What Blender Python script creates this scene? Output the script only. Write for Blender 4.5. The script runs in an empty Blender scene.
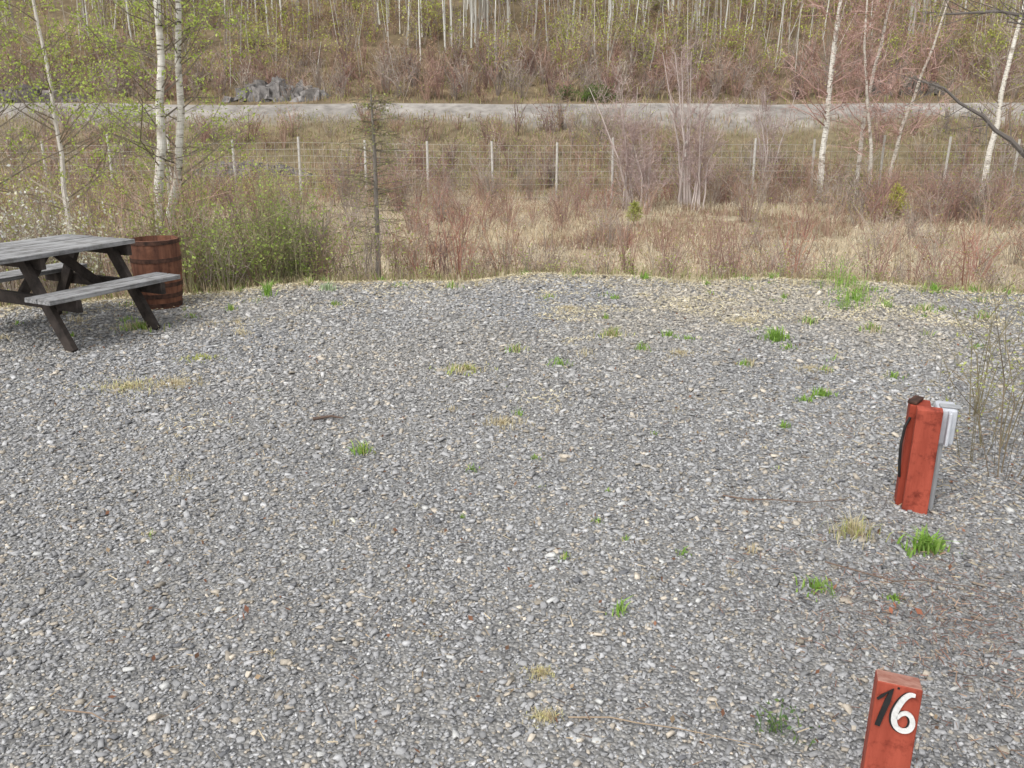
import bpy, math, numpy as np
from mathutils import Vector, Matrix
rng=np.random.default_rng(7)
R=lambda a,b,n=None: rng.uniform(a,b,n)
scene=bpy.context.scene
coll=scene.collection

# ---------------------------------------------------------------- materials
def new_mat(name):
    m=bpy.data.materials.new(name); m.use_nodes=True
    nt=m.node_tree; nt.nodes.clear()
    out=nt.nodes.new('ShaderNodeOutputMaterial')
    return m,nt,out
def N(nt,t,**kw):
    n=nt.nodes.new(t)
    for k,v in kw.items():
        if k in n.inputs: n.inputs[k].default_value=v
        else: setattr(n,k,v)
    return n
def ramp(nt,fac,stops):
    r=nt.nodes.new('ShaderNodeValToRGB'); e=r.color_ramp.elements
    while len(e)<len(stops): e.new(.5)
    for el,(p,c) in zip(e,stops):
        el.position=p; el.color=(*c,1) if len(c)==3 else c
    nt.links.new(fac,r.inputs['Fac']); return r.outputs['Color']
def mul(nt,a,b,fac=1.0,mode='MULTIPLY'):
    m=nt.nodes.new('ShaderNodeMix'); m.data_type='RGBA'; m.blend_type=mode
    m.inputs[0].default_value=fac
    nt.links.new(a,m.inputs[6]); nt.links.new(b,m.inputs[7]); return m.outputs[2]

def attr_mat(name,transl=0.0,rough=.9,noise_scale=0,noise_lo=.7,noise_hi=1.25,bump=0,bark=False):
    m,nt,out=new_mat(name)
    a=N(nt,'ShaderNodeAttribute',attribute_name='Col')
    c=a.outputs['Color']
    tc=N(nt,'ShaderNodeTexCoord')
    p=N(nt,'ShaderNodeBsdfPrincipled',Roughness=rough)
    p.inputs['Specular IOR Level'].default_value=.2
    if noise_scale:
        n=N(nt,'ShaderNodeTexNoise',Scale=noise_scale,Detail=8.0,Roughness=.65)
        nt.links.new(tc.outputs['Object'],n.inputs['Vector'])
        r=ramp(nt,n.outputs['Fac'],[(.3,(noise_lo,)*3),(.7,(noise_hi,)*3)])
        c=mul(nt,c,r)
        if bump:
            b=N(nt,'ShaderNodeBump',Strength=bump,Distance=.05)
            nt.links.new(n.outputs['Fac'],b.inputs['Height']); nt.links.new(b.outputs['Normal'],p.inputs['Normal'])
    if bark:
        mp=N(nt,'ShaderNodeMapping'); mp.inputs['Scale'].default_value=(4,4,28)
        nt.links.new(tc.outputs['Object'],mp.inputs['Vector'])
        n=N(nt,'ShaderNodeTexNoise',Scale=1.6,Detail=5.0,Roughness=.6)
        nt.links.new(mp.outputs[0],n.inputs['Vector'])
        r=ramp(nt,n.outputs['Fac'],[(.36,(.10,.085,.07)),(.44,(.8,.77,.72)),(.7,(1,1,1))])
        c=mul(nt,c,r)
        n2=N(nt,'ShaderNodeTexNoise',Scale=5,Detail=4.0)
        nt.links.new(tc.outputs['Object'],n2.inputs['Vector'])
        r2=ramp(nt,n2.outputs['Fac'],[(.34,(.35,.3,.25)),(.45,(1,1,1))])
        c=mul(nt,c,r2,.8)
    nt.links.new(c,p.inputs['Base Color'])
    if transl>0:
        t=N(nt,'ShaderNodeBsdfTranslucent'); nt.links.new(c,t.inputs['Color'])
        mx=N(nt,'ShaderNodeMixShader'); mx.inputs[0].default_value=transl
        nt.links.new(p.outputs[0],mx.inputs[1]); nt.links.new(t.outputs[0],mx.inputs[2])
        nt.links.new(mx.outputs[0],out.inputs[0])
    else: nt.links.new(p.outputs[0],out.inputs[0])
    return m
M_twig=attr_mat('twig_bark',0,.95)
M_leaf=attr_mat('leaf',.4,.7)
M_birch=attr_mat('birch_bark',0,.8,bark=True)
M_ground=attr_mat('ground_soil',0,1.0,noise_scale=1.4,noise_lo=.6,noise_hi=1.3,bump=.6)
M_stone=attr_mat('crushed_stone',0,.85,noise_scale=140,noise_lo=.85,noise_hi=1.12)
M_rock=attr_mat('rock',0,.9,noise_scale=3.5,noise_lo=.35,noise_hi=1.4,bump=.8)
VEG=[M_twig,M_leaf,M_birch]

def pad_mat():
    m,nt,out=new_mat('gravel_bed')
    tc=N(nt,'ShaderNodeTexCoord')
    v=N(nt,'ShaderNodeTexVoronoi',Scale=80.0); nt.links.new(tc.outputs['Object'],v.inputs['Vector'])
    sep=N(nt,'ShaderNodeSeparateColor'); nt.links.new(v.outputs['Color'],sep.inputs[0])
    c=ramp(nt,sep.outputs[0],[(0,(.22,.22,.22)),(.5,(.34,.338,.332)),(.85,(.42,.41,.39)),(1,(.54,.53,.51))])
    d=ramp(nt,v.outputs['Distance'],[(0,(1,1,1)),(.7,(.65,.65,.65))])
    c=mul(nt,c,d)
    n=N(nt,'ShaderNodeTexNoise',Scale=.9,Detail=5.0); nt.links.new(tc.outputs['Object'],n.inputs['Vector'])
    r=ramp(nt,n.outputs['Fac'],[(.3,(.88,.88,.89)),(.7,(1.1,1.08,1.04))])
    c=mul(nt,c,r)
    b=N(nt,'ShaderNodeBump',Strength=.9,Distance=.012); b.invert=True
    nt.links.new(v.outputs['Distance'],b.inputs['Height'])
    p=N(nt,'ShaderNodeBsdfPrincipled',Roughness=.9)
    nt.links.new(c,p.inputs['Base Color']); nt.links.new(b.outputs[0],p.inputs['Normal'])
    nt.links.new(p.outputs[0],out.inputs[0]); return m
M_pad=pad_mat()

def surf_mat(name,c1,c2,scale=(8,8,8),nscale=1.0,rough=.8,metal=0,bump=.3,extra=None,lo=.35,hi=.65):
    m,nt,out=new_mat(name)
    tc=N(nt,'ShaderNodeTexCoord'); mp=N(nt,'ShaderNodeMapping'); mp.inputs['Scale'].default_value=scale
    nt.links.new(tc.outputs['Object'],mp.inputs['Vector'])
    n=N(nt,'ShaderNodeTexNoise',Scale=nscale,Detail=8.0,Roughness=.65); nt.links.new(mp.outputs[0],n.inputs['Vector'])
    c=ramp(nt,n.outputs['Fac'],[(lo,c1),(hi,c2)])
    if extra:
        n2=N(nt,'ShaderNodeTexNoise',Scale=extra[0],Detail=6.0,Roughness=.7); nt.links.new(tc.outputs['Object'],n2.inputs['Vector'])
        r=ramp(nt,n2.outputs['Fac'],[(extra[1],extra[3]),(extra[2],(1,1,1))]); c=mul(nt,c,r)
    p=N(nt,'ShaderNodeBsdfPrincipled',Roughness=rough,Metallic=metal)
    p.inputs['Specular IOR Level'].default_value=.3
    b=N(nt,'ShaderNodeBump',Strength=bump,Distance=.004); nt.links.new(n.outputs['Fac'],b.inputs['Height'])
    nt.links.new(c,p.inputs['Base Color']); nt.links.new(b.outputs[0],p.inputs['Normal'])
    nt.links.new(p.outputs[0],out.inputs[0]); return m
M_plank=surf_mat('weathered_plank',(.14,.14,.145),(.46,.46,.46),(2,60,60),rough=.9,extra=(7,.35,.55,(.5,.48,.45)))
M_dark=surf_mat('dark_stained_wood',(.022,.018,.016),(.075,.06,.052),(10,10,10),rough=.85)
M_red=surf_mat('red_painted_wood',(.30,.055,.032),(.43,.09,.054),(25,25,4),rough=.65,bump=.6,extra=(16,.34,.5,(.45,.36,.34)))
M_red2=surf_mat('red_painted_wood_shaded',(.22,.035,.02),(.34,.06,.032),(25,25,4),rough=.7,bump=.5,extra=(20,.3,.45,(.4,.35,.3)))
M_endgrain=surf_mat('faded_red_end_grain',(.34,.14,.10),(.52,.28,.22),(40,40,40),rough=.8)
M_rust=surf_mat('rusty_barrel_wood',(.085,.036,.024),(.25,.11,.065),(16,16,2.5),rough=.8,bump=.5,extra=(5,.3,.5,(.45,.4,.38)))
M_hoop=surf_mat('rusty_iron',(.035,.022,.018),(.13,.065,.045),(20,20,20),rough=.7,metal=.3)
M_soil=surf_mat('dark_soil',(.02,.015,.01),(.07,.05,.035),(30,30,30),rough=1,bump=1)
M_grey=surf_mat('grey_plastic',(.48,.50,.54),(.58,.60,.64),(10,10,10),rough=.45,bump=.05)
M_pvc=surf_mat('grey_conduit',(.3,.31,.32),(.4,.41,.42),(10,10,10),rough=.5,bump=.05)
M_black=surf_mat('black_rubber',(.012,.012,.013),(.03,.03,.03),(10,10,10),rough=.5,bump=.05)
M_white=surf_mat('white_numeral_paint',(.6,.6,.58),(.82,.82,.8),(60,60,60),rough=.5,bump=.1)

# ---------------------------------------------------------------- mesh accumulation
class B:
    def __init__(s): s.q=[]; s.c=[]; s.m=[]
    def add(s,q,col,mat,jit=.22):
        q=np.asarray(q,float).reshape(-1,4,3); n=len(q)
        if n==0: return
        col=np.broadcast_to(np.asarray(col,float),(n,3))*(1+R(-jit,jit,(n,1)))
        s.q.append(q); s.c.append(col); s.m.append(np.full(n,mat,np.int32))
    def build(s,name,mats):
        q=np.concatenate(s.q); c=np.concatenate(s.c); m=np.concatenate(s.m); n=len(q)
        me=bpy.data.meshes.new(name)
        me.vertices.add(4*n); me.vertices.foreach_set('co',q.reshape(-1).astype(np.float32))
        me.loops.add(4*n); me.loops.foreach_set('vertex_index',np.arange(4*n,dtype=np.int32))
        me.polygons.add(n); me.polygons.foreach_set('loop_start',np.arange(0,4*n,4,dtype=np.int32))
        me.polygons.foreach_set('material_index',m)
        for x in mats: me.materials.append(x)
        me.update(calc_edges=True)
        a=me.attributes.new('Col','FLOAT_COLOR','POINT')
        cc=np.ones((4*n,4),np.float32); cc[:,:3]=np.repeat(np.clip(c,0,.85),4,axis=0)
        a.data.foreach_set('color',cc.reshape(-1))
        ob=bpy.data.objects.new(name,me); coll.objects.link(ob); return ob
def unit(v): return v/(np.linalg.norm(v,axis=-1,keepdims=True)+1e-9)
def ribbon(b,p0,p1,w0,w1,col,mat=0,cross=False,jit=.22):
    p0=np.asarray(p0,float).reshape(-1,3); p1=np.asarray(p1,float).reshape(-1,3); n=len(p0)
    if n==0: return
    d=unit(p1-p0); r=unit(rng.normal(size=(n,3))); s=unit(np.cross(d,r))
    w0=np.broadcast_to(np.asarray(w0,float),(n,)).reshape(n,1)/2; w1=np.broadcast_to(np.asarray(w1,float),(n,)).reshape(n,1)/2
    b.add(np.stack([p0-s*w0,p0+s*w0,p1+s*w1,p1-s*w1],1),col,mat,jit)
    if cross:
        s2=np.cross(d,s); b.add(np.stack([p0-s2*w0,p0+s2*w0,p1+s2*w1,p1-s2*w1],1),col,mat,jit)
def leaves(b,c,size,col,mat=1,jit=.3,asp=.6):
    n=len(c)
    if n==0: return
    u=unit(rng.normal(size=(n,3))); r=unit(rng.normal(size=(n,3))); v=unit(np.cross(u,r))
    size=np.broadcast_to(np.asarray(size,float),(n,)).reshape(n,1)*R(.6,1.3,(n,1))/2
    b.add(np.stack([c+u*size,c+v*size*asp,c-u*size,c-v*size*asp],1),col,mat,jit)
def tube(b,pts,rad,sides,col,mat=0,jit=.05):
    pts=np.asarray(pts,float); rings=[]
    for i,p in enumerate(pts):
        d=unit((pts[min(i+1,len(pts)-1)]-pts[max(i-1,0)])[None])[0]
        ref=np.array([1,0,0]) if abs(d[2])>.6 else np.array([0,0,1.])
        u=unit(np.cross(d,ref)[None])[0]; v=np.cross(d,u)
        a=np.linspace(0,2*math.pi,sides,endpoint=False)
        rings.append(p+rad[i]*(np.outer(np.cos(a),u)+np.outer(np.sin(a),v)))
    q=[]
    for i in range(len(rings)-1):
        A,C=rings[i],rings[i+1]
        q.append(np.stack([A,np.roll(A,-1,0),np.roll(C,-1,0),C],1))
    b.add(np.concatenate(q),col,mat,jit)
def mixcols(cols,n): 
    cols=np.array(cols); return cols[rng.integers(0,len(cols),n)]

# ---------------------------------------------------------------- terrain
def sn(x,y,s=1.0,seed=0):
    r=np.random.default_rng(seed); z=0; a=1
    for o in range(5):
        for k in range(2):
            th=r.uniform(0,6.28); ph=r.uniform(0,6.28)
            z=z+a*np.sin((x*math.cos(th)+y*math.sin(th))/s*(1.9**o)+ph)
        a*=.55
    return z/3
def yb(x): return 9.2-.055*(x-.9)**2+.08*np.sin(x*2.3)+.05*np.sin(x*5.1+1)
def sm(t): t=np.clip(t,0,1); return t*t*(3-2*t)
def H(x,y):
    x=np.asarray(x,float); y=np.asarray(y,float)
    d=y-yb(x)
    out=sm(d/2.0)
    z=-.06-1.24*sm(d/3.2)+out*sn(x,y,2.5,1)*.10
    e=np.interp(y,[31.5,34,38,42,46,52,58,150,200],[0,.25,.9,2.2,3.5,3.5,4.9,48,52])
    z=z+e+np.where(y>53,sn(x,y,7,2)*.6*sm((y-53)/6),0)+np.where((y>31)&(y<45),sn(x,y,3,3)*.22*sm((y-31)/3)*sm((45-y)/3),0)
    return z
xs=np.unique(np.concatenate([np.linspace(-400,-60,18),np.linspace(-60,-14,60),np.linspace(-14,14,141),np.linspace(14,60,60),np.linspace(60,400,18)]))
ys=np.unique(np.concatenate([np.linspace(-300,-10,12),np.linspace(-10,6,20),np.linspace(6,15,60),np.linspace(15,60,160),np.linspace(60,150,60),np.linspace(150,700,15)]))
X,Y=np.meshgrid(xs,ys); Z=H(X,Y)
def ground_col(x,y):
    n1=sn(x,y,3,11)[...,None]; n2=sn(x,y,.8,12)[...,None]
    edge=np.array([.16,.13,.08]); straw=np.array([.46,.39,.27]); bank=np.array([.22,.18,.11]); grav=np.array([.33,.305,.275]); hill=np.array([.20,.155,.095])
    def lerp(a,c,t): return a+(c-a)*sm(t)[...,None]
    c=lerp(np.broadcast_to(edge,x.shape+(3,)),straw,(y-yb(x)-2)/3)
    c=c*(1+.25*n1)
    c=lerp(c,bank,(y-32)/2.5)
    c=lerp(c,grav*(1+.12*n2),(y-42.2+1.4*n1[...,0])/1.8)
    c=lerp(c,hill*(1+.3*n2),(y-50.8+.6*n1[...,0])/1.5)
    return np.clip(c*(1+.12*n2),.02,1)
def grid_mesh(name,X,Y,Z,C,mat,smooth=True):
    ny,nx=X.shape; v=np.stack([X,Y,Z],-1).reshape(-1,3)
    i=np.arange(ny*nx).reshape(ny,nx)
    f=np.stack([i[:-1,:-1],i[:-1,1:],i[1:,1:],i[1:,:-1]],-1).reshape(-1,4)
    return raw_mesh(name,v,f,C.reshape(-1,3),mat,smooth)
def raw_mesh(name,v,f,C,mat,smooth=False):
    n=len(f); me=bpy.data.meshes.new(name)
    me.vertices.add(len(v)); me.vertices.foreach_set('co',v.reshape(-1).astype(np.float32))
    me.loops.add(4*n); me.loops.foreach_set('vertex_index',f.reshape(-1).astype(np.int32))
    me.polygons.add(n); me.polygons.foreach_set('loop_start',np.arange(0,4*n,4,dtype=np.int32))
    if smooth: me.polygons.foreach_set('use_smooth',np.ones(n,bool))
    me.materials.append(mat); me.update(calc_edges=True)
    if C is not None:
        a=me.attributes.new('Col','FLOAT_COLOR','POINT'); cc=np.ones((len(v),4),np.float32); cc[:,:3]=np.clip(C,0,1)
        a.data.foreach_set('color',cc.reshape(-1))
    ob=bpy.data.objects.new(name,me); coll.objects.link(ob); return ob
grid_mesh('ground',X,Y,Z,ground_col(X,Y),M_ground)

# gravel pad sheet
def padz(x,y): 
    d=y-(yb(x)-.3)
    return .012*sn(x,y,1.6,5)-.12*sm(d/.6)+.02*sn(x,y,.35,6)*sm((d+.3)/.5)
gx=np.linspace(-9,10.5,220); gv=np.linspace(0,1,160)
PX,PV=np.meshgrid(gx,gv); PY=-6+(yb(PX)+.25+6)*PV
grid_mesh('gravel_pad',PX,PY,padz(PX,PY),np.ones(PX.shape+(3,)),M_pad)

# crushed stones
def stones():
    n0=1700000
    y=R(1.3,9.35,n0); x=R(-6.8,6.8,n0)
    sz=.0067*(1+.15*np.clip(y-2,0,8))
    keep=(np.abs(x)<.64*y+.5)&(y<yb(x)+.12+.12*sn(x,y,.4,25))
    dens=1/(sz*1.85)**2; area=13.6*8.05; keep&=R(0,1,n0)<dens*area/n0
    x,y,sz=x[keep],y[keep],sz[keep]; n=len(x)
    big=R(0,1,n); s=sz*np.where(big>.94,R(1.3,2.1,n),R(.5,1.15,n))
    sc=np.stack([s*R(.8,1.6,n),s*R(.6,1.0,n),s*R(.2,.45,n)],1)
    cube=np.array([[-1,-1,-1],[1,-1,-1],[1,1,-1],[-1,1,-1],[-1,-1,1],[1,-1,1],[1,1,1],[-1,1,1]],float)
    v=cube[None]*(1+R(-.55,.18,(n,8,3)))*sc[:,None]
    v[:,4:,:2]*=R(.6,.98,(n,1,1))
    az=R(0,6.28,n); tx=rng.normal(0,.24,n); ty=rng.normal(0,.24,n)
    cx,sx=np.cos(tx)[:,None],np.sin(tx)[:,None]
    Yv=v[:,:,1]*cx-v[:,:,2]*sx; Zv=v[:,:,1]*sx+v[:,:,2]*cx; v[:,:,1]=Yv; v[:,:,2]=Zv
    cy,sy=np.cos(ty)[:,None],np.sin(ty)[:,None]
    Xv=v[:,:,0]*cy+v[:,:,2]*sy; Zv=-v[:,:,0]*sy+v[:,:,2]*cy; v[:,:,0]=Xv; v[:,:,2]=Zv
    ca,sa=np.cos(az)[:,None],np.sin(az)[:,None]
    Xv=v[:,:,0]*ca-v[:,:,1]*sa; Yv=v[:,:,0]*sa+v[:,:,1]*ca; v[:,:,0]=Xv; v[:,:,1]=Yv
    v+=np.stack([x,y,padz(x,y)+s*R(.1,.6,n)],1)[:,None]
    f=np.array([[0,3,2,1],[4,5,6,7],[0,1,5,4],[1,2,6,5],[2,3,7,6],[3,0,4,7]])
    F=(f[None]+8*np.arange(n)[:,None,None]).reshape(-1,4)
    val=.355*np.exp(rng.normal(0,.21,n))
    col=val[:,None]*np.array([.99,.99,.995])
    k=R(0,1,n); col[k<.15]=(val[k<.15,None]*1.1)*np.array([1.12,1.0,.83])
    col[k>.975]=np.array([.58,.58,.56]); col[(k>.15)&(k<.20)]=np.array([.18,.182,.19])
    patch=sn(x,y,1.1,21); col*=(1+.09*patch)[:,None]
    dirt=sm((y-4.8)/3.2)*sm((x+1.5)/3.0)*.6+sm((y-yb(x)+.9)/.9)*.55+sm((y-3)/4)*.22
    dirt=np.clip(dirt*(.6+.9*sn(x,y,.6,22)),0,.8)[:,None]
    col=col*(1-dirt)+dirt*np.array([.46,.415,.34])*(val/.35)[:,None]
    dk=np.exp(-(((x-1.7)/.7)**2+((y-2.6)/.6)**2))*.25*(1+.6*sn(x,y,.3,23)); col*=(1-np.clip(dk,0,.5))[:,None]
    raw_mesh('gravel_stones',v.reshape(-1,3),F,np.repeat(np.clip(col,.03,.75),8,axis=0),M_stone)
    print('stones',n)
stones()

# ---------------------------------------------------------------- vegetation builders
def shrubs(b,C,h,sp,k,tw,w,col,lf=0,ls=.05,lcol=(.2,.25,.08),twl=.3,bare_low=.3,leafmat=1):
    m=len(C); h=np.broadcast_to(h,(m,)); sp=np.broadcast_to(sp,(m,))
    i=np.repeat(np.arange(m),k); n=len(i)
    a=R(0,6.28,n); o=sp[i]*np.sqrt(R(0,1,n)); hh=h[i]*R(.55,1.05,n)
    base=C[i]+np.stack([np.cos(a)*o*.15,np.sin(a)*o*.15,0*a-.03],1)
    top=C[i]+np.stack([np.cos(a)*o,np.sin(a)*o,hh],1)
    mid=C[i]+np.stack([np.cos(a)*o*.45,np.sin(a)*o*.45,hh*.55],1)+rng.normal(0,.04,(n,3))*h[i][:,None]
    tint=mixcols(col,m)[i]
    ww=w*(h[i]/h.mean())
    ribbon(b,base,mid,ww,ww*.75,tint); ribbon(b,mid,top,ww*.75,ww*.3,tint)
    j=np.repeat(np.arange(n),tw); t=R(bare_low,1,len(j))
    P=np.where((t<.55)[:,None],base[j]+(mid[j]-base[j])*(t/.55)[:,None],mid[j]+(top[j]-mid[j])*((t-.55)/.45)[:,None])
    L=twl*h[i][j]*R(.4,1,len(j))
    d=unit(rng.normal(size=(len(j),3))*np.array([1,1,.5])+np.array([0,0,.8])); E=P+d*L[:,None]
    ribbon(b,P,E,ww[j]*.5,ww[j]*.25,tint[j]*1.1)
    if lf:
        kk=rng.integers(0,len(j),m*lf); c=P[kk]+(E[kk]-P[kk])*R(.2,1.1,(len(kk),1))+rng.normal(0,ls*.6,(len(kk),3))
        lc=mixcols(lcol,m)[i[j[kk]]]
        leaves(b,c,ls,lc,leafmat)
def grass(b,P,h,w,col,lean=.35,mat=1,jit=.25):
    n=len(P); h=np.broadcast_to(h,(n,))*R(.5,1.15,n)
    a=R(0,6.28,n); l=R(0,lean,n)*h
    side=np.stack([-np.sin(a+R(-1,1,n)),np.cos(a),0*a],1)*np.broadcast_to(w,(n,))[:,None]/2
    mid=P+np.stack([np.cos(a)*l*.35,np.sin(a)*l*.35,h*.6],1); top=P+np.stack([np.cos(a)*l,np.sin(a)*l,h*(1-.25*np.minimum(l/h,1.5))],1)
    b.add(np.stack([P-side,P+side,mid+side*.8,mid-side*.8],1),col,mat,jit)
    b.add(np.stack([mid-side*.8,mid+side*.8,top+side*.1,top-side*.1],1),col,mat,jit)
def tree(b,pts,r,nb,bl,tw,twl,lf,ls,bark,twc,lcol,mat=2,sides=8,t0=.35,bw=.35,up=.5,tww=.006,droop=0):
    pts=np.asarray(pts,float); K=len(pts)
    t=np.linspace(0,1,8+K); fine=np.stack([np.interp(t,np.linspace(0,1,K),pts[:,i]) for i in range(3)],1)
    fine[1:-1]+=rng.normal(0,r*.28,(len(fine)-2,3))*np.array([1,1,0])
    rad=r*(1-.8*t); tube(b,fine,rad,sides,bark,mat)
    if nb==0: return
    tb=R(t0,.98,nb); P0=np.stack([np.interp(tb,t,fine[:,i]) for i in range(3)],1)
    a=R(0,6.28,nb); L=bl*(1.15-.75*tb)*R(.6,1.1,nb); rb=np.interp(tb,t,rad)*bw
    d=unit(np.stack([np.cos(a),np.sin(a),np.full(nb,up)+R(-.2,.3,nb)],1))
    P1=P0+d*L[:,None]*.35+rng.normal(0,.03,(nb,3))*L[:,None]
    P2=P1+unit(d+rng.normal(0,.2,(nb,3))+[0,0,.15-droop])*L[:,None]*.35
    P3=P2+unit(d+rng.normal(0,.3,(nb,3))+[0,0,.2-1.5*droop])*L[:,None]*.35
    ribbon(b,P0,P1,rb*2,rb*1.4,twc,0,True); ribbon(b,P1,P2,rb*1.4,rb*.9,twc,0,True); ribbon(b,P2,P3,rb*.9,rb*.3,twc,0,True)
    j=np.repeat(np.arange(nb),tw); s=R(.15,1,len(j))
    Q=np.where((s<.5)[:,None],P0[j]+(P2[j]-P0[j])*(s*2)[:,None],P2[j]+(P3[j]-P2[j])*((s-.5)*2)[:,None])
    E=Q+unit(d[j]*.8+rng.normal(0,.6,(len(j),3))+[0,0,.15-droop])*(twl*R(.4,1.1,len(j)))[:,None]
    ribbon(b,Q,E,tww,tww*.5,twc)
    j2=np.repeat(np.arange(len(j)),2); Q2=Q[j2]+(E[j2]-Q[j2])*R(.3,.9,(len(j2),1)); E2=Q2+unit(rng.normal(size=(len(j2),3))+[0,0,.2-droop])*(twl*.45*R(.4,1.1,len(j2)))[:,None]
    ribbon(b,Q2,E2,tww*.6,tww*.4,twc)
    if lf:
        kk=rng.integers(0,len(j2),lf); c=Q2[kk]+(E2[kk]-Q2[kk])*R(0,1.1,(lf,1))+rng.normal(0,ls*.5,(lf,3))
        leaves(b,c,ls,mixcols(lcol,lf),1)
def pts_in(x0,x1,y0,y1,n,zoff=0):
    x=R(x0,x1,n); y=R(y0,y1,n); return np.stack([x,y,H(x,y)+zoff],1)

YG=[(.48,.55,.11),(.56,.59,.15),(.40,.48,.11),(.54,.51,.18)]
MAUVE=[(.30,.185,.155),(.35,.23,.18),(.24,.16,.14),(.38,.265,.205)]
GREYT=[(.34,.285,.245),(.40,.34,.29),(.27,.225,.195)]

# hillside forest (irregular groups)
b=B()
cen=[(R(-52,52),R(64,84)) for _ in range(40)]
for _ in range(400):
    if rng.random()<.75:
        c=cen[rng.integers(0,len(cen))]; x=c[0]+rng.normal(0,1.8); y=max(61.5,c[1]+rng.normal(0,1.6))
    else: y=R(60,86); x=R(-.72*y,.72*y)
    z=float(H(x,y)); h=R(6,13)
    lean=rng.normal(0,.6); wht=rng.random()
    bark=(.74,.73,.68) if wht>.35 else (.38,.35,.31)
    bb=np.array(bark)*R(.75,1.1)
    tree(b,[(x,y,z-.2),(x+lean*.4+rng.normal(0,.12),y,z+h*.5),(x+lean,y,z+h)],R(.035,.095),12,2.4,4,.7,int(R(30,150)),.17,bb,(.40,.34,.30),YG,mat=0,sides=5,t0=.25,tww=.025,bw=.25)
C=pts_in(-50,50,58,78,900); m=len(C); hh=R(2.0,5.5,m); T=C+np.stack([rng.normal(0,.45,m),rng.normal(0,.3,m),hh],1)
ribbon(b,C,T,R(.03,.065,m),.02,mixcols([(.54,.50,.46),(.38,.33,.28),(.64,.62,.57),(.30,.25,.22)],m),0,True)
b.build('hillside_birch_trees',VEG)
b=B()
C=pts_in(-50,50,58,75,900); dn=sn(C[:,0],C[:,1],4,33); C=C[dn>-.5]; m=len(C)
shrubs(b,C,R(1.4,3.6,m),R(.8,1.9,m),9,4,.032,GREYT+MAUVE,120,.15,[(.48,.53,.12),(.54,.57,.15),(.40,.44,.11),(.46,.38,.19),(.38,.27,.17)],bare_low=.2)
C=pts_in(-45,45,53,62,720); m=len(C)
shrubs(b,C,R(.6,2.4,m),R(.6,1.3,m),16,5,.034,MAUVE+GREYT,28,.10,[(.38,.27,.17),(.42,.43,.13),(.34,.21,.15)],bare_low=.1)
C=pts_in(-45,45,52.2,64,11000); grass(b,C,.42,.05,mixcols([(.50,.40,.25),(.40,.31,.19),(.36,.37,.13),(.34,.24,.17)],11000),.9)
b.build('hillside_undergrowth',VEG)

# bank behind fence
b=B()
C=pts_in(-32,36,32.6,42.5,620); keep=sn(C[:,0],C[:,1],3,41)>-.3; C=C[keep]; m=len(C)
shrubs(b,C,R(.5,1.8,m),R(.5,1.0,m),16,5,.022,MAUVE+GREYT,50,.075,[(.40,.43,.12),(.44,.45,.15),(.38,.28,.18),(.32,.35,.12)],bare_low=.12)
C=pts_in(-32,36,32,44,24000); grass(b,C,.34,.03,mixcols([(.54,.44,.29),(.42,.33,.21),(.33,.34,.13),(.38,.27,.19)],24000),.9)
b.build('embankment_shrubs',VEG)

# meadow dry grass
b=B()
n=115000; C=pts_in(-22,26,11.8,33,n); k=sn(C[:,0],C[:,1],1.6,51)+.5*sn(C[:,0],C[:,1],.5,52)>-.75; C=C[k]; n=len(C)
g=sn(C[:,0],C[:,1],2.2,53)
base=np.where((g>.25)[:,None],mixcols([(.44,.31,.23),(.40,.33,.21),(.36,.25,.2)],n),mixcols([(.70,.61,.46),(.64,.55,.40),(.76,.68,.53),(.52,.43,.31)],n))
grass(b,C,np.clip(.25*(1+.6*sn(C[:,0],C[:,1],1.2,54)),.10,.5),.018,base,1.4)
b.build('meadow_dry_grass',VEG)

# meadow shrubs
b=B()
n=900; C=pts_in(-18,24,12.5,31.5,n); g=sn(C[:,0],C[:,1],2.0,61); C=C[g>.0]; m=len(C)
shrubs(b,C,R(.35,1.05,m),R(.3,.8,m),18,4,.012,MAUVE+GREYT+[(.36,.18,.15)],22,.045,[(.38,.27,.15),(.40,.42,.12),(.40,.24,.16)])
n=420; C=pts_in(-6,17,24,31.5,n); g=sn(C[:,0],C[:,1],1.6,62); C=C[g>.05]; m=len(C)
shrubs(b,C,R(.7,1.7,m),R(.4,.9,m),20,5,.014,MAUVE+GREYT,34,.05,[(.38,.25,.15),(.38,.42,.11)])
C=pts_in(-19,-6,14,31,110); m=110
shrubs(b,C,R(.8,2.0,m),R(.5,1.1,m),18,5,.015,GREYT+MAUVE,170,.055,YG)
C=pts_in(9,24,22,31,120); m=120
shrubs(b,C,R(.7,1.8,m),R(.5,1.0,m),18,5,.015,MAUVE+GREYT,60,.05,[(.40,.34,.14),(.34,.38,.10)])
b.build('meadow_shrubs',VEG)

# shrubs on pad shoulder
b=B()
def edge_pts(x0,x1,d0,d1,n):
    x=R(x0,x1,n); y=yb(x)+R(d0,d1,n); return np.stack([x,y,H(x,y)],1)
C=edge_pts(-1.2,7.5,.7,2.9,230); m=len(C)
shrubs(b,C,R(.40,1.05,m),R(.25,.5,m),14,4,.007,MAUVE+GREYT+[(.38,.19,.14)],22,.03,[(.36,.40,.11),(.40,.24,.15),(.48,.42,.2)])
C=edge_pts(-1.2,7.5,.1,.7,60); m=len(C)
shrubs(b,C,R(.12,.34,m),R(.08,.22,m),12,4,.005,MAUVE+GREYT,40,.022,[(.36,.46,.11),(.46,.5,.16),(.48,.40,.22)])
C=edge_pts(-3.6,-1.0,.5,2.4,60); m=len(C)
shrubs(b,C,R(.5,1.2,m),R(.25,.55,m),16,5,.007,MAUVE+GREYT,90,.030,[(.34,.44,.10),(.44,.50,.15),(.30,.36,.10)])
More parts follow.
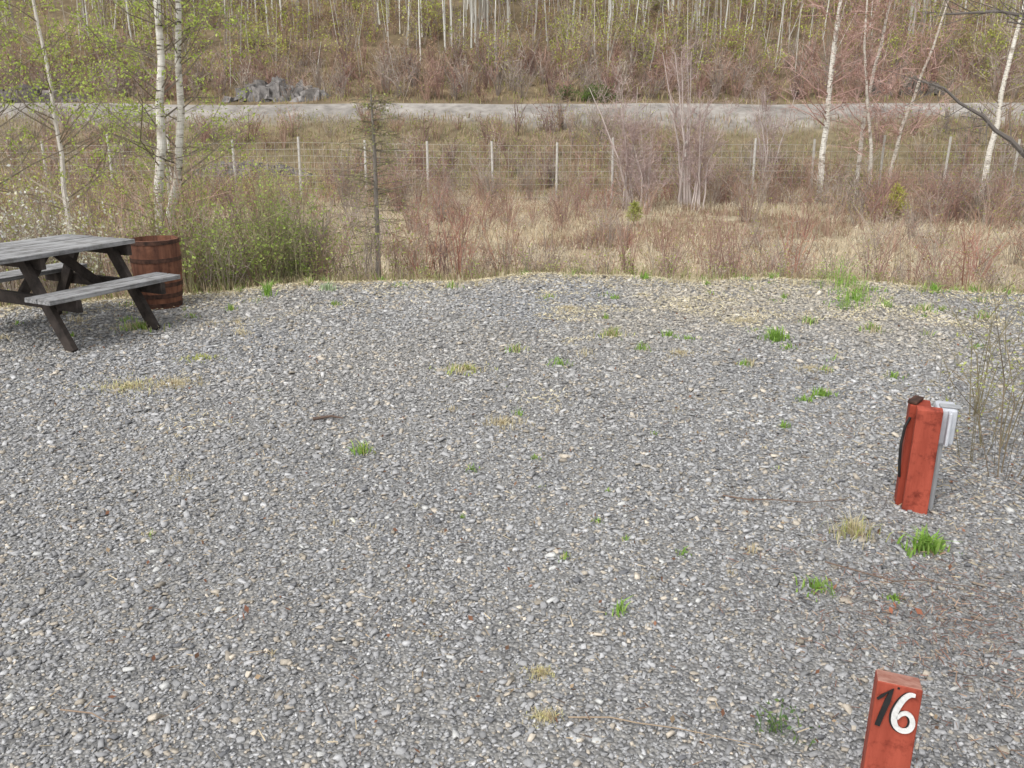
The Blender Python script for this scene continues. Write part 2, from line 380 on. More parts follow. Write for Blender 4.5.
C=edge_pts(-3.8,-2.1,.35,1.6,40); m=len(C)
shrubs(b,C,R(.5,1.5,m),R(.2,.4,m),14,6,.006,[(.28,.27,.15)],140,.032,[(.33,.46,.10),(.42,.53,.14)])
C=edge_pts(-9.5,-3.4,.5,2.9,110); m=len(C)
shrubs(b,C,R(.8,1.7,m),R(.35,.7,m),16,5,.008,GREYT+MAUVE,110,.032,[(.42,.48,.12),(.38,.40,.13),(.50,.50,.18)])
C=edge_pts(-5,8,-.15,1.6,11000); grass(b,C,.17*np.clip(.5+(C[:,1]-yb(C[:,0]))*1.2,.35,1.1),.006,mixcols([(.62,.52,.34),(.48,.38,.24),(.32,.4,.11),(.56,.47,.3)],11000),1.1)
b.build('pad_edge_shrubs',VEG)
# flowering willow behind the table
b=B(); C=np.array([(x,y,float(H(x,y))) for x,y in [(-4.75,8.15),(-5.1,8.35),(-4.45,8.3),(-4.2,8.45),(-5.3,8.0),(-4.85,8.7),(-5.5,8.8),(-4.4,8.85)]])
shrubs(b,C,np.array([1.15,1.35,1.05,.85,1.3,1.4,1.6,1.1]),np.array([.45,.5,.4,.35,.5,.45,.5,.4]),18,7,.007,[(.32,.27,.21),(.27,.22,.17)],260,.034,[(.84,.82,.68),(.82,.80,.60),(.84,.83,.74)],twl=.25,bare_low=.4)
shrubs(b,C,np.full(8,1.1),np.full(8,.45),8,6,.006,[(.28,.24,.18)],70,.030,[(.48,.54,.16),(.42,.48,.14)],twl=.25)
b.build('willow_shrub',VEG)

# ---------------------------------------------------------------- individual trees
LG=[(.44,.54,.12),(.50,.58,.15),(.37,.48,.10)]
def one_tree(name,*a,**k):
    bb=B(); tree(bb,*a,**k); return bb.build(name,VEG)
W=(.84,.82,.77)
one_tree('birch_tree',[(-3.96,9.5,-.6),(-3.86,9.5,.9),(-3.70,9.5,2.2),(-3.5,9.5,4.0),(-3.3,9.5,7)],.062,60,1.5,6,.45,3600,.035,W,(.28,.24,.19),LG,sides=14,t0=.28,tww=.005,bw=.22,droop=.12)
one_tree('birch_tree.001',[(-3.84,9.75,-.6),(-3.82,9.7,.6),(-3.58,9.7,1.7),(-3.47,9.7,3.2),(-3.45,9.7,6.5)],.062,54,1.4,6,.45,3200,.035,W,(.28,.24,.19),LG,sides=14,t0=.3,tww=.005,bw=.22,droop=.12)
one_tree('birch_tree.002',[(-6.9,11.5,-1),(-6.95,11.5,1.5),(-7.0,11.5,4),(-7.1,11.5,7)],.045,56,2.4,7,.5,5000,.038,(.7,.68,.63),(.28,.24,.19),LG,sides=8,t0=.2,tww=.006,bw=.3,droop=.1)
one_tree('birch_tree.003',[(-5.9,9.3,-.5),(-5.8,9.3,1.5),(-5.8,9.2,4.5)],.026,46,1.7,7,.4,3600,.034,(.36,.32,.26),(.26,.22,.17),LG,mat=0,sides=7,t0=.3,tww=.005,bw=.4,droop=.1)
one_tree('birch_tree.009',[(-8.3,16,-1.3),(-8.2,16,1.5),(-8.4,16,6)],.06,56,2.6,7,.6,4600,.050,(.6,.57,.52),(.30,.26,.2),LG,mat=0,sides=7,t0=.2,tww=.008,bw=.4,droop=.05)
one_tree('birch_tree.010',[(-5.6,14,-1.3),(-5.5,14,1.5),(-5.3,14,5)],.035,44,1.9,7,.5,3000,.043,(.5,.46,.4),(.30,.26,.2),LG,mat=0,sides=7,t0=.15,tww=.007,bw=.4,droop=.05)
PK=(.48,.32,.28)
one_tree('birch_tree.004',[(10.6,30,-1.4),(10.6,30,2),(10.6,30,5),(10.9,30,9)],.12,54,2.2,8,.8,300,.06,W,PK,[(.5,.28,.22)],sides=8,t0=.25,tww=.02,bw=.22)
one_tree('birch_tree.005',[(12.0,30.4,-1.4),(12.0,30.4,2),(12.4,30.4,5),(13.2,30.4,9)],.09,50,1.9,8,.8,250,.06,(.76,.73,.68),PK,[(.5,.28,.22)],sides=8,t0=.22,tww=.02,bw=.22)
one_tree('birch_tree.006',[(12.3,29.6,-1.4),(12.0,29.6,1),(11.4,29.6,4),(11.3,29.6,8)],.075,46,1.7,8,.8,250,.06,(.74,.71,.66),PK,[(.5,.28,.22)],sides=8,t0=.22,tww=.02,bw=.22)
one_tree('birch_tree.007',[(12.9,30,-1.4),(13.1,30,1),(13.9,30,4),(14.5,30,7)],.08,44,1.7,8,.8,200,.06,(.70,.66,.60),PK,[(.5,.28,.22)],sides=8,t0=.22,tww=.02,bw=.22)
one_tree('birch_tree.008',[(15.7,29,-1.4),(15.8,29,2),(16.1,29,5),(16.6,29,9)],.11,44,1.9,8,.8,900,.07,W,(.38,.31,.25),YG,sides=8,t0=.25,tww=.018,bw=.22)
for i,(x,y,s) in enumerate([(3.8,28,.9),(5.7,28.5,1.15),(4.3,27.5,.6),(6.0,28.0,.8),(17.8,28,1.2),(9.6,33,.9)]):
    bb=B()
    for k in range(5):
        a=rng.normal(0,.35)*s
        tree(bb,[(x+.1*k-.2,y,-1.4),(x+a*.5,y+R(-.3,.3),-1.3+1.8*s),(x+a*1.6,y+R(-.5,.5),-1.3+4.2*s)],.042*s,18,1.3*s,7,.45,0,.05,(.54,.47,.44),(.44,.34,.32),YG,mat=0,sides=6,t0=.15,up=1.3,tww=.012,bw=.4)
    bb.build('bare_willow' if i==0 else 'bare_willow.%03d'%i,VEG)

# thin dead spruce
bb=B(); x,y=-1.62,10.3; z0=float(H(x,y))
tube(bb,[(x-.02,y,z0-.1),(x,y,.3),(x+.01,y,1.2),(x,y,1.95)],[.034,.030,.022,.008],8,(.24,.215,.19),0)
n=130; zz=R(.1,1.9,n); a=R(0,6.28,n); L=(.12+.48*np.sqrt(np.clip((1.95-zz)/1.8,0,1)))*R(.4,1.15,n)
P0=np.stack([x+0*zz,y+0*zz,zz],1); d=np.stack([np.cos(a),np.sin(a),R(-.25,.25,n)],1); P1=P0+d*L[:,None]
ribbon(bb,P0,P1,.009,.004,(.22,.19,.155),0,True)
j=np.repeat(np.arange(n),12); Q=P0[j]+(P1[j]-P0[j])*R(.2,1,(len(j),1)); E=Q+unit(d[j]+rng.normal(0,.8,(len(j),3)))*R(.04,.15,(len(j),1))
ribbon(bb,Q,E,.005,.003,(.27,.25,.15)); leaves(bb,E[rng.integers(0,len(E),700)],.028,(.36,.39,.14))
bb.build('dead_spruce',VEG)

def pine(name,x,y,h,col):
    bb=B(); z=float(H(x,y)); tube(bb,[(x,y,z-.1),(x,y,z+h)],[.03,.01],6,(.25,.19,.13),0)
    n=44; zz=R(.1,1,n)**.8; a=R(0,6.28,n); L=h*.6*(1.1-zz)*R(.6,1.1,n)
    P0=np.stack([x+0*zz,y+0*zz,z+zz*h],1); P1=P0+np.stack([np.cos(a),np.sin(a),R(.1,.5,n)],1)*L[:,None]
    ribbon(bb,P0,P1,.02,.008,(.2,.15,.1),0,True)
    j=np.repeat(np.arange(n),16); Q=P0[j]+(P1[j]-P0[j])*R(.3,1,(len(j),1)); E=Q+unit(rng.normal(size=(len(j),3))+(0,0,.4))*R(.06,.16,(len(j),1))
    ribbon(bb,Q,E,.018,.010,col,1); bb.build(name,VEG)
pine('pine_sapling',11.0,24.8,1.1,(.58,.58,.15)); pine('pine_sapling.001',3.4,24,.6,(.44,.46,.15))

# bare tree off to the right, reaching in with its branches
bb=B()
brk=(.17,.15,.135)
tube(bb,[(5.3,7.3,-.2),(5.2,7.3,1.0),(5.35,7.25,2.4),(5.1,7.2,4.2)],[.08,.07,.055,.03],10,brk,0)
def limb(pts,r0,n,tl):
    pts=np.array(pts,float); tube(bb,pts,np.linspace(r0,r0*.3,len(pts)),7,brk,0)
    k=rng.integers(0,len(pts)-1,n); Q=pts[k]+(pts[k+1]-pts[k])*R(0,1,(n,1)); E=Q+unit(rng.normal(0,.6,(n,3))+np.array([-.8,-.1,.35]))*R(.2,1,(n,1))*tl
    ribbon(bb,Q,E,.007,.004,brk,0,True)
    j=np.repeat(np.arange(n),3); Q2=Q[j]+(E[j]-Q[j])*R(.2,1,(len(j),1)); E2=Q2+unit(rng.normal(size=(len(j),3)))*R(.05,.2,(len(j),1))
    ribbon(bb,Q2,E2,.004,.003,brk); leaves(bb,E2[rng.integers(0,len(E2),n*3)],.022,(.42,.45,.15))
limb([(5.22,7.3,.9),(4.6,7.2,1.1),(4.1,7.0,1.33),(3.95,7.0,1.46),(3.82,7.0,1.53),(3.7,7.0,1.64),(3.5,7.0,1.74),(3.36,7.0,1.85),(3.18,7.0,1.90)],.026,18,.38)
limb([(5.3,7.3,2.0),(4.6,7.2,2.2),(4.1,7.1,2.35),(3.7,7.0,2.40),(3.3,7,2.38)],.024,24,.45)
limb([(5.3,7.3,1.6),(4.9,6.9,1.9),(4.3,6.6,2.1),(3.9,6.5,2.22),(3.5,6.5,2.28)],.018,22,.4)
limb([(5.2,7.3,.7),(4.7,6.8,.85),(4.2,6.5,1.0),(3.95,6.4,1.2)],.014,16,.35)
bb.build('bare_tree',VEG)

# right foreground shrub
bb=B(); C=np.array([[2.36,3.75,0],[2.5,4.1,0],[2.65,4.6,0],[2.42,3.5,0],[2.3,3.95,0]])
shrubs(bb,C,np.array([.82,.88,.85,.6,.7]),np.array([.46,.48,.5,.34,.4]),9,6,.006,[(.20,.16,.11),(.23,.20,.12)],90,.018,[(.38,.46,.12),(.44,.48,.16)],twl=.38)
bb.build('roadside_shrub',VEG)

# rocks
def rock(bb,x,y,sx,sy,sz,col,k):
    for i in range(k):
        t=R(-1,1); cx=x+t*sx; cy=y+R(-.5,.5)*sy; z=float(H(cx,cy)); e=(1-.6*t*t); s=np.array([R(.12,.38)*sx,R(.2,.5)*sy,R(.25,.75)*sz*e])
        cube=np.array([[-1,-1,-1],[1,-1,-1],[1,1,-1],[-1,1,-1],[-1,-1,1],[1,-1,1],[1,1,1],[-1,1,1]],float)
        v=cube*s*(1+R(-.6,.2,(8,3))); v[4:,:2]*=.65; a=R(-.7,.7); v[:,2]+=v[:,0]*R(-.35,.35)
        v=v@np.array([[math.cos(a),math.sin(a),0],[-math.sin(a),math.cos(a),0],[0,0,1]])+[cx,cy,z+s[2]*.3]
        for f in [(4,5,6,7),(0,1,5,4),(1,2,6,5),(2,3,7,6),(3,0,4,7)]:
            bb.add(v[list(f)],np.array(col),0,.25)
for i,(x,y,sx,sy,sz,c,k) in enumerate([(-14.2,53.6,2.6,.9,1.15,(.25,.235,.225),60),(-11.0,36.5,2.2,.7,.55,(.18,.165,.155),50),(-29,53.0,3.5,.9,.9,(.19,.17,.16),60),(24,55,2.2,1,1.2,(.17,.15,.13),50)]):
    bb=B(); rock(bb,x,y,sx,sy,sz,c,k); bb.build('rock_outcrop' if i==0 else 'rock_outcrop.%03d'%i,[M_rock])
bb=B(); C=pts_in(3.0,6.4,52.3,53.3,14); shrubs(bb,C,R(.4,1.0,14),R(.3,.9,14),14,6,.02,[(.16,.15,.09)],150,.10,[(.13,.21,.06),(.18,.27,.07)]); bb.build('evergreen_shrub',VEG)

# ---------------------------------------------------------------- tufts and litter on the gravel
def tuft_to(bb,x,y,r,h,n,w,cols,lean=1.1,leafy=0):
    a=R(0,6.28,n); rr=r*np.abs(rng.normal(0,.55,n)); px=x+np.cos(a)*rr*1.3; py=y+np.sin(a)*rr; P=np.stack([px,py,padz(px,py)],1)
    grass(bb,P,h*np.clip(1.15-rr/r*.55,.3,1.2),w,mixcols(cols,n),lean)
    if leafy: 
        c=P[rng.integers(0,n,leafy)]+np.stack([R(-r,r,leafy)*.6,R(-r,r,leafy)*.6,R(.01,h,leafy)],1); leaves(bb,c,w*3,mixcols(cols,leafy))
def tuft(name,*a,**k):
    bb=B(); tuft_to(bb,*a,**k); bb.build(name,VEG)
G=[(.29,.48,.09),(.38,.55,.14),(.24,.40,.09)]; S=[(.68,.60,.40),(.58,.50,.34),(.74,.67,.48)]; GY=G+[(.52,.54,.2)]
T=[(-.76,4.02,.06,.075,46,.007,GY),(-2.32,7.95,.05,.18,40,.011,G),(.02,5.98,.08,.07,60,.008,GY+S),(.78,6.43,.12,.08,110,.008,GY+S),
(2.01,6.28,.09,.12,90,.011,G),(1.88,4.93,.07,.07,55,.009,G),(1.76,4.85,.04,.05,30,.009,G),(2.87,6.6,.11,.08,80,.010,G+S),
(3.16,7.7,.13,.14,60,.009,G),(3.3,8.1,.3,.14,120,.008,G+S),(4.1,8.15,.1,.11,60,.011,G),(1.38,8.85,.07,.09,40,.011,G),(2.83,9.05,.12,.12,60,.010,G+S),
(-1.81,8.25,.09,.09,60,.012,[(.5,.58,.4),(.4,.5,.3)]),(1.64,3.02,.07,.10,100,.009,G),(1.41,3.15,.11,.085,190,.0035,S+[(.5,.54,.18)]),
(1.11,2.72,.06,.055,55,.006,G),(1.36,2.66,.03,.03,26,.007,G),(.37,2.57,.03,.055,22,.006,G),(.21,2.95,.04,.03,30,.005,GY+S),
(.365,3.26,.04,.02,30,.007,G+S),(-.195,3.8,.03,.045,20,.006,G),(-.05,4.45,.14,.04,200,.005,S),(.04,4.6,.03,.06,18,.006,G),(.087,2.23,.05,.022,260,.003,S+[(.75,.72,.35)]),
(.094,2.03,.05,.022,260,.003,S+[(.75,.72,.35)]),(-2.42,5.12,.28,.03,700,.006,S+[(.62,.62,.28)]),(-2.15,5.2,.2,.03,420,.006,S),(-2.99,6.66,.18,.08,190,.008,GY+S),
(-.32,5.5,.17,.05,200,.008,[(.46,.54,.16),(.6,.6,.25)]+S),(-2.2,5.78,.12,.035,140,.008,[(.5,.55,.18),(.6,.58,.3)]),(.67,2.98,.03,.03,18,.006,G),(1.21,6.4,.05,.07,36,.008,G),
(2.04,6.05,.06,.05,40,.008,G),(2.46,6.85,.09,.07,55,.009,G+S),(1.9,6.9,.2,.035,260,.006,S),(3.6,7.3,.14,.09,70,.009,G+S),(4.0,7.0,.12,.08,60,.009,G+S),(-.6,8.4,.08,.08,40,.009,G+S),(.5,7.4,.16,.035,220,.006,S),
(1.6,5.6,.05,.05,30,.007,G),(1.5,4.4,.035,.05,24,.006,G),(2.0,5.5,.14,.03,200,.005,S),(1.2,5.9,.16,.03,200,.005,S),(-1.6,3.7,.12,.02,60,.005,S),(.35,7.9,.1,.05,50,.007,GY+S),(.95,3.0,.03,.04,18,.006,S),(.12,3.95,.04,.03,24,.005,GY),(-.35,4.7,.05,.03,30,.005,S)]
for i,t in enumerate(T): tuft('grass_tuft' if i==0 else 'grass_tuft.%03d'%i,*t)
tuft('weed',.74,1.97,.06,.08,20,.005,[(.13,.22,.08),(.2,.28,.1)],.9,leafy=60)
tuft('weed.001',2.98,7.4,.15,.20,34,.006,[(.25,.44,.09),(.36,.52,.14)],.8,leafy=190)
tuft('weed.002',3.3,8.5,.28,.28,46,.006,[(.25,.44,.09),(.4,.52,.16)],.8,leafy=300)
bb=B()
for _ in range(90):
    x=R(-.8,5.2); y=R(5.3,8.9)
    if y>yb(x)-.1 or rng.random()>.35+.15*x: continue
    tuft_to(bb,x,y,R(.03,.11),R(.03,.08),int(R(10,44)),.007,[G,GY,S,G+S][rng.integers(0,4)])
for _ in range(22):
    x=R(-4.3,-1.6); y=R(6.3,8.1)
    if y>yb(x): continue
    tuft_to(bb,x,y,R(.04,.12),R(.03,.07),int(R(14,44)),.007,[GY,S,G+S][rng.integers(0,3)])
for _ in range(36):
    y=R(2.2,5.3); x=R(-.5,.55)*y; tuft_to(bb,x,y,R(.015,.04),R(.015,.03),int(R(6,16)),.0045,[GY,S,S][rng.integers(0,3)])
for _ in range(60):
    x=R(-3.0,5.2); y=yb(x)-R(-.1,.5); tuft_to(bb,x,y,R(.05,.16),R(.04,.12),int(R(14,50)),.007,[G,S,S,GY+S][rng.integers(0,4)])
bb.build('scattered_weeds',VEG)
bb=B()
def straw(x,y,L0,w,cols,zo=.02):
    n=len(x); P=np.stack([x,y,padz(x,y)+zo],1); a=R(0,6.28,n); L=R(.4,1.1,n)*L0
    ribbon(bb,P,P+np.stack([np.cos(a)*L,np.sin(a)*L,R(-.006,.018,n)],1),w,w*.5,cols,0)
n=24000; x=R(.2,5.4,n); y=R(5.2,9.1,n); k=(sn(x,y,.45,71)+.5*sn(x,y,.16,72)>.35)&(y<yb(x)); x,y=x[k],y[k]; straw(x,y,.028,.007,mixcols(S,len(x)))
n=14000; x=R(-3.5,1.5,n); y=R(3.8,8.9,n); k=(sn(x,y,.35,73)+.4*sn(x,y,.15,74)>.72)&(y<yb(x)); x,y=x[k],y[k]; straw(x,y,.026,.006,mixcols(S,len(x)))
n=9000; x=R(-5,5.5,n); y=yb(x)-np.abs(rng.normal(0,.38,n))*(.5+sm(sn(x,x*0,.5,75)+.5)); straw(x,y,.035,.008,mixcols(S+[(.44,.36,.24)],n))
n=1600; y=R(1.7,8.8,n); x=R(-.7,.75,n)*y; straw(x,y,.04,.004,mixcols([(.2,.13,.09),(.42,.33,.22),(.12,.09,.07),(.55,.46,.32)],n))
n=600; y=R(1.7,8.0,n); x=R(-.6,.65,n)*y; leaves(bb,np.stack([x,y,padz(x,y)+.018],1),.022,mixcols([(.24,.14,.09),(.42,.31,.2),(.32,.16,.10)],n),1)
n=1500; x=1.5+rng.normal(0,.28,n); y=2.5+rng.normal(0,.3,n); straw(x,y,.03,.0035,mixcols([(.24,.13,.10),(.16,.1,.08),(.36,.25,.18)],n),.014)
n=800; x=2.2+rng.normal(0,.3,n); y=3.9+rng.normal(0,.6,n); straw(x,y,.04,.004,mixcols([(.3,.2,.14),(.5,.42,.28)],n),.014)
leaves(bb,np.stack([R(1.30,1.42,6),R(2.5,2.62,6),np.full(6,.022)],1),.028,(.44,.18,.11),1)
leaves(bb,np.stack([R(-.95,-.9,3),R(2.5,2.58,3),np.full(3,.022)],1),.026,(.42,.2,.13),1)
bb.build('leaf_litter',VEG)
def stick(name,pts,r,col=(.18,.13,.10)):
    bb=B(); pts=np.array(pts); tube(bb,pts,np.linspace(r,r*.4,len(pts)),6,col,0); bb.build(name,VEG)
stick('fallen_twig',[(.16,2.02,.016),(.28,2.015,.020),(.35,1.995,.018),(.46,1.975,.016),(.54,1.945,.02),(.68,1.90,.018)],.0026,(.36,.28,.2))
stick('fallen_twig.001',[(.95,3.5,.016),(1.05,3.45,.02),(1.15,3.44,.024),(1.3,3.42,.02),(1.5,3.46,.016)],.004)
stick('fallen_twig.002',[(-1.12,4.5,.02),(-1.02,4.52,.03),(-.95,4.5,.025)],.010,(.14,.1,.08))
stick('fallen_twig.003',[(1.2,2.9,.018),(1.4,2.75,.022),(1.5,2.76,.022),(1.65,2.72,.02),(1.8,2.6,.018)],.003)
stick('fallen_twig.004',[(-1.3,2.05,.018),(-1.2,2.03,.022),(-1.15,2.0,.02),(-1.1,2.0,.018)],.0025,(.3,.22,.16))

# ---------------------------------------------------------------- fence
def empty(name,loc=(0,0,0),rz=0):
    e=bpy.data.objects.new(name,None); coll.objects.link(e); e.location=loc; e.rotation_euler=(0,0,rz); e.empty_display_size=.2; return e
fb=B(); px=np.arange(-21.4,30,2.3); fx=px+rng.normal(0,.1,len(px)); fy=31.2+.25*np.sin(px*.3)
fz=H(fx,fy)
for i in range(len(fx)):
    hp=R(2.05,2.35); tube(fb,[(fx[i],fy[i],fz[i]-.3),(fx[i]+R(-.06,.06),fy[i],fz[i]+hp)],[.046,.042],7,(.58,.56,.52),0)
for k in range(len(fx)-1):
    for hh in np.linspace(.15,1.95,9):
        ribbon(fb,[(fx[k],fy[k]-.05,fz[k]+hh)],[(fx[k+1],fy[k+1]-.05,fz[k+1]+hh)],.012,.012,(.52,.49,.45),0,True,.05)
    for s in np.arange(.1,1,.14):
        p=np.array([fx[k]*(1-s)+fx[k+1]*s,fy[k]*(1-s)+fy[k+1]*s-.05,fz[k]*(1-s)+fz[k+1]*s])
        ribbon(fb,[p+[0,0,.15]],[p+[0,0,1.95]],.010,.010,(.52,.49,.45),0,True,.05)
fb.build('wire_fence',VEG)

# ---------------------------------------------------------------- hard objects
def beam(name,p0,p1,w,t,mat,parent,bev=.004,roll=None):
    p0,p1=Vector(p0),Vector(p1); d=(p1-p0); L=d.length; d.normalize()
    ref=Vector(roll) if roll else Vector((0,0,1))
    if abs(d.dot(ref))>.98: ref=Vector((1,0,0))
    s=d.cross(ref).normalized(); u=s.cross(d).normalized()
    vs=[(a*L/2,b2*w/2,c*t/2) for a in(-1,1) for b2 in(-1,1) for c in(-1,1)]
    fs=[(0,1,3,2),(4,6,7,5),(0,4,5,1),(2,3,7,6),(0,2,6,4),(1,5,7,3)]
    me=bpy.data.meshes.new(name); me.from_pydata(vs,[],fs); me.update(); me.materials.append(mat)
    ob=bpy.data.objects.new(name,me); coll.objects.link(ob)
    M=Matrix((( d.x,s.x,u.x),(d.y,s.y,u.y),(d.z,s.z,u.z))).to_4x4(); M.translation=(p0+p1)/2
    ob.parent=parent; ob.matrix_local=M
    if bev:
        m=ob.modifiers.new('bevel','BEVEL'); m.width=bev; m.segments=2
    return ob
tb=empty('picnic_table',(-3.04,6.78,0),math.radians(63.4))
x0,x1=-1.25,.05
for i in range(5):
    y=.07+i*.16; beam('top_plank_%d'%i,(x0+R(-.01,.01),y,.685+R(-.003,.003)),(x1+R(-.012,.012),y+R(-.003,.003),.685+R(-.004,.004)),.146,.034,M_plank,tb)
for s,(ya,ybb) in enumerate([(-.24,-.10),(.88,1.02)]):
    for k,yy in enumerate((ya,ybb)):
        beam('bench_plank_%d_%d'%(s,k),(-.97,yy,.405),(.20+R(-.01,.01),yy+.0,.405+R(-.003,.003)),.128,.034,M_plank,tb)
for i,xx in enumerate((-.79,-.04)):
    for s,(a,c) in enumerate([(.20,-.22),(.58,1.0)]):
        beam('leg_%d_%d'%(i,s),(xx,a,.664),(xx,c,.0),.042,.09,M_dark,tb,roll=(0,1,0))
    beam('bench_bearer_%d'%i,(xx+.046,-.31,.340),(xx+.046,1.09,.340),.042,.09,M_dark,tb)
    beam('top_bearer_%d'%i,(xx+.046,.02,.622),(xx+.046,.76,.622),.042,.085,M_dark,tb)
beam('brace_0',(-.72,.39,.33),(-.45,.39,.655),.04,.07,M_dark,tb); beam('brace_1',(-.03,.39,.33),(-.40,.39,.655),.04,.07,M_dark,tb)

def lathe(name,prof,mat,parent,seg=40,stave=0):
    vs=[];fs=[]
    for r,z in prof:
        for k in range(seg):
            a=2*math.pi*k/seg; rr=r*(1-stave*(1 if k%3==0 else 0)); vs.append((rr*math.cos(a),rr*math.sin(a),z))
    for i in range(len(prof)-1):
        for k in range(seg):
            k2=(k+1)%seg; fs.append((i*seg+k,i*seg+k2,(i+1)*seg+k2,(i+1)*seg+k))
    me=bpy.data.meshes.new(name); me.from_pydata(vs,[],fs); me.update(); me.materials.append(mat)
    ob=bpy.data.objects.new(name,me); coll.objects.link(ob); ob.parent=parent; return ob
bar=empty('wooden_barrel_planter',(-3.17,7.55,0),0)
def br(z): return .172+.036*min(1,max(0,z/.61))+.016*math.sin(math.pi*min(1,max(0,z/.62)))
lathe('staves',[(br(z),z) for z in np.linspace(0,.61,14)]+[(.190,.612),(.185,.56)],M_rust,bar,60,.012)
for i,(z,hgt) in enumerate([(.02,.035),(.10,.04),(.20,.035),(.42,.035),(.575,.035)]):
    lathe('hoop_%d'%i,[(br(z)-.004,z),(br(z)+.005,z),(br(z+hgt)+.005,z+hgt),(br(z+hgt)-.004,z+hgt)],M_hoop,bar)
lathe('soil',[(.187,.56),(.10,.575),(.001,.58)],M_soil,bar)

# utility pedestal
up=empty('electrical_hookup_post',(1.75,3.40,0),math.radians(-20))
def wedge_post(name,w,d,h0,h1,parent,loc,mat,topmat,taper=0):
    a,c=w/2,d/2; k=1+taper
    vs=[(-a*k,-c,-.1),(a*k,-c,-.1),(a*k,c,-.1),(-a*k,c,-.1),(-a,-c,h0),(a,-c,h0),(a,c,h1),(-a,c,h1)]
    fs=[(0,3,2,1),(0,1,5,4),(1,2,6,5),(2,3,7,6),(3,0,4,7),(4,5,6,7)]
    me=bpy.data.meshes.new(name); me.from_pydata(vs,[],fs); me.update(); me.materials.append(mat); me.materials.append(topmat); me.polygons[5].material_index=1
    ob=bpy.data.objects.new(name,me); coll.objects.link(ob); ob.parent=parent; ob.location=loc
    m=ob.modifiers.new('bevel','BEVEL'); m.width=.004; m.segments=2
    return ob
wedge_post('front_post',.10,.04,.470,.477,up,(.016,-.02,0),M_red,M_red)
wedge_post('back_post',.085,.085,.470,.475,up,(-.016,.055,0),M_red2,M_red2)
beam('spacer_cap',(-.052,.020,.478),(-.018,.09,.486),.04,.014,M_hoop,up)
beam('outlet_box',(.088,.075,.300),(.088,.075,.470),.115,.085,M_grey,up,.014)
beam('outlet_cover',(.098,.024,.312),(.098,.024,.462),.100,.014,M_grey,up,.006)
beam('box_hinge',(.098,.022,.474),(.098,.06,.474),.08,.008,M_pvc,up,.002)
beam('cover_latch',(.100,.012,.320),(.100,.012,.336),.016,.010,M_pvc,up,.002)
cb=B(); tube(cb,[(.082,.04,-.05),(.082,.04,.302)],[.014,.014],12,(.35,.36,.37),0)
o=cb.build('conduit',[M_pvc]); o.parent=up
cb=B(); tube(cb,[(-.052,-.0,.42),(-.068,-.01,.38),(-.075,-.015,.30),(-.070,-.01,.22),(-.064,0,.17),(-.060,.01,.14)],[.006]*6,10,(.02,.02,.02),0)
o=cb.build('power_cable',[M_black]); o.parent=up

# site number post
sp=empty('site_number_post',(.885,1.64,-.014),math.radians(-22))
wedge_post('post',.096,.09,.425,.396,sp,(0,.045,0),M_red,M_endgrain,.06)
def stroke(name,pts,widths,mat,y=-.006,th=.004,sc=1.28,piv=(0,.385)):
    pts=(np.array(pts,float)-piv)*[1.12,sc]+piv; t=np.gradient(pts,axis=0); nrm=unit(np.stack([-t[:,1],t[:,0]],1)); w=np.array(widths)[:,None]*1.05/2
    Lp=pts+nrm*w; Rp=pts-nrm*w; n=len(pts); vs=[]
    for k in range(n):
        vs+= [(Lp[k,0],y,Lp[k,1]),(Rp[k,0],y,Rp[k,1]),(Lp[k,0],y+th,Lp[k,1]),(Rp[k,0],y+th,Rp[k,1])]
    fs=[]
    for k in range(n-1):
        a=4*k;c=a+4; fs+=[(a,a+1,c+1,c),(a+2,c+2,c+3,a+3),(a,c,c+2,a+2),(a+1,a+3,c+3,c+1)]
    fs+=[(0,2,3,1),(4*n-4,4*n-3,4*n-1,4*n-2)]
    me=bpy.data.meshes.new(name); me.from_pydata(vs,[],fs); me.update(); me.materials.append(mat)
    ob=bpy.data.objects.new(name,me); coll.objects.link(ob); ob.parent=sp
stroke('numeral_one',[(-.038,.380),(-.030,.389),(-.014,.405),(-.019,.38),(-.027,.345),(-.031,.325)],[.004,.006,.011,.012,.011,.011],M_black)
ctrl=[(.030,.404),(.020,.403),(.010,.392),(.002,.374),(-.002,.358),(-.001,.342),(.006,.330),(.018,.326),(.029,.332),(.033,.345),(.029,.358),(.019,.364),(.009,.359),(.003,.349)]
cw=[.007,.010,.011,.012,.012,.012,.011,.011,.011,.011,.010,.010,.008,.006]
tt=np.linspace(0,13,66)
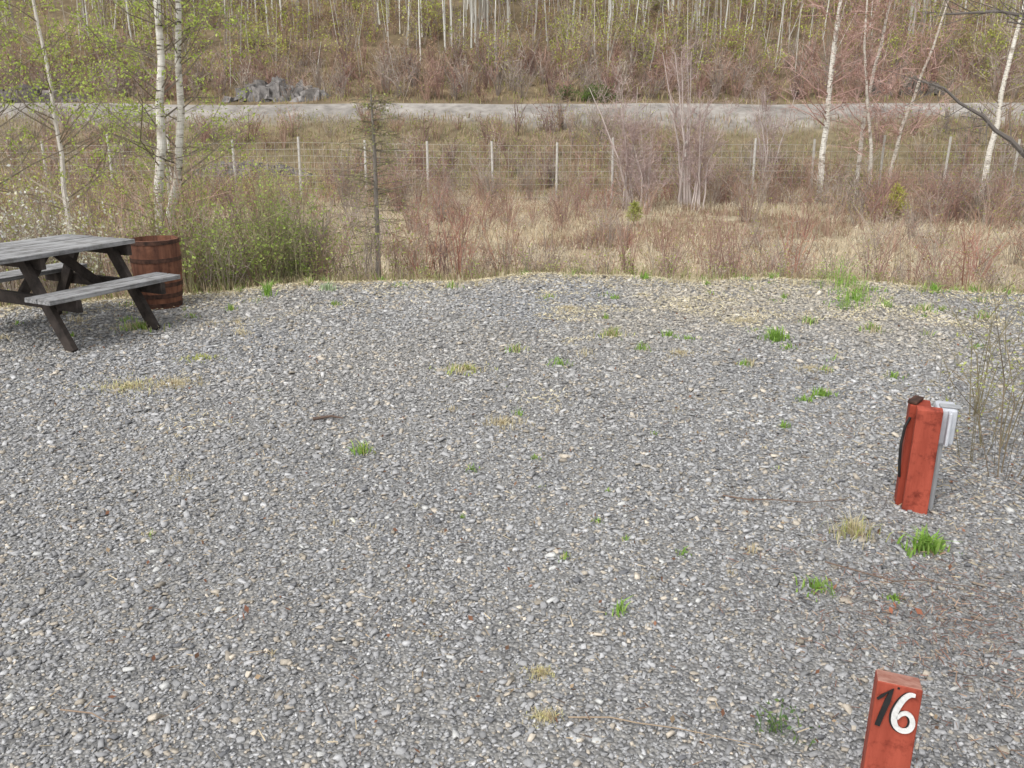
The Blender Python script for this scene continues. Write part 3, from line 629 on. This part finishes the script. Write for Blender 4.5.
def cr(a):
    a=np.array(a,float); a=np.concatenate([a[:1],a,a[-1:]]); o=[]
    for t in tt:
        i=min(int(t),12); f=t-i; p0,p1,p2,p3=a[i],a[i+1],a[i+2],a[i+3]
        o.append(.5*((2*p1)+(-p0+p2)*f+(2*p0-5*p1+4*p2-p3)*f*f+(-p0+3*p1-3*p2+p3)*f**3))
    return np.array(o)
arc=cr(ctrl); aw=cr(np.array(cw)[:,None])[:,0]
stroke('numeral_six',arc,aw,M_white,-.0075)
stroke('numeral_six_shadow_plate',arc+[-.003,-.002],aw*1.15,M_black,-.003,.002)
beam('nail_head',(-.002,-.001,.416),(-.002,.004,.416),.005,.005,M_black,sp,0)

# ---------------------------------------------------------------- light
w=bpy.data.worlds.new('World'); scene.world=w; w.use_nodes=True; nt=w.node_tree
bg=nt.nodes['Background']; sky=nt.nodes.new('ShaderNodeTexSky'); sky.sky_type='NISHITA'; sky.sun_disc=False
el,az=math.radians(52),math.radians(215)
sky.sun_elevation=el; sky.sun_rotation=az; sky.dust_density=3; sky.air_density=1
hs=nt.nodes.new('ShaderNodeHueSaturation'); hs.inputs['Saturation'].default_value=.15; hs.inputs['Value'].default_value=1.4
nt.links.new(sky.outputs[0],hs.inputs['Color']); nt.links.new(hs.outputs[0],bg.inputs['Color'])
bg.inputs['Strength'].default_value=.15
sd=bpy.data.lights.new('sun','SUN'); sd.energy=1.45; sd.angle=math.radians(35); sd.color=(1,.965,.92)
so=bpy.data.objects.new('sun',sd); coll.objects.link(so)
dirv=Vector((math.sin(az)*math.cos(el),math.cos(az)*math.cos(el),math.sin(el)))
so.rotation_euler=dirv.to_track_quat('Z','Y').to_euler(); so.location=(0,0,20)
scene.view_settings.view_transform='Standard'; scene.view_settings.look='None'; scene.view_settings.exposure=0

cam=bpy.data.cameras.new('camera'); co=bpy.data.objects.new('camera',cam); coll.objects.link(co)
co.location=(0,0,1.65); co.rotation_euler=(math.radians(90-17.56),0,0)
cam.sensor_width=36; cam.lens=29.88; cam.clip_start=.05; cam.clip_end=2000
scene.camera=co
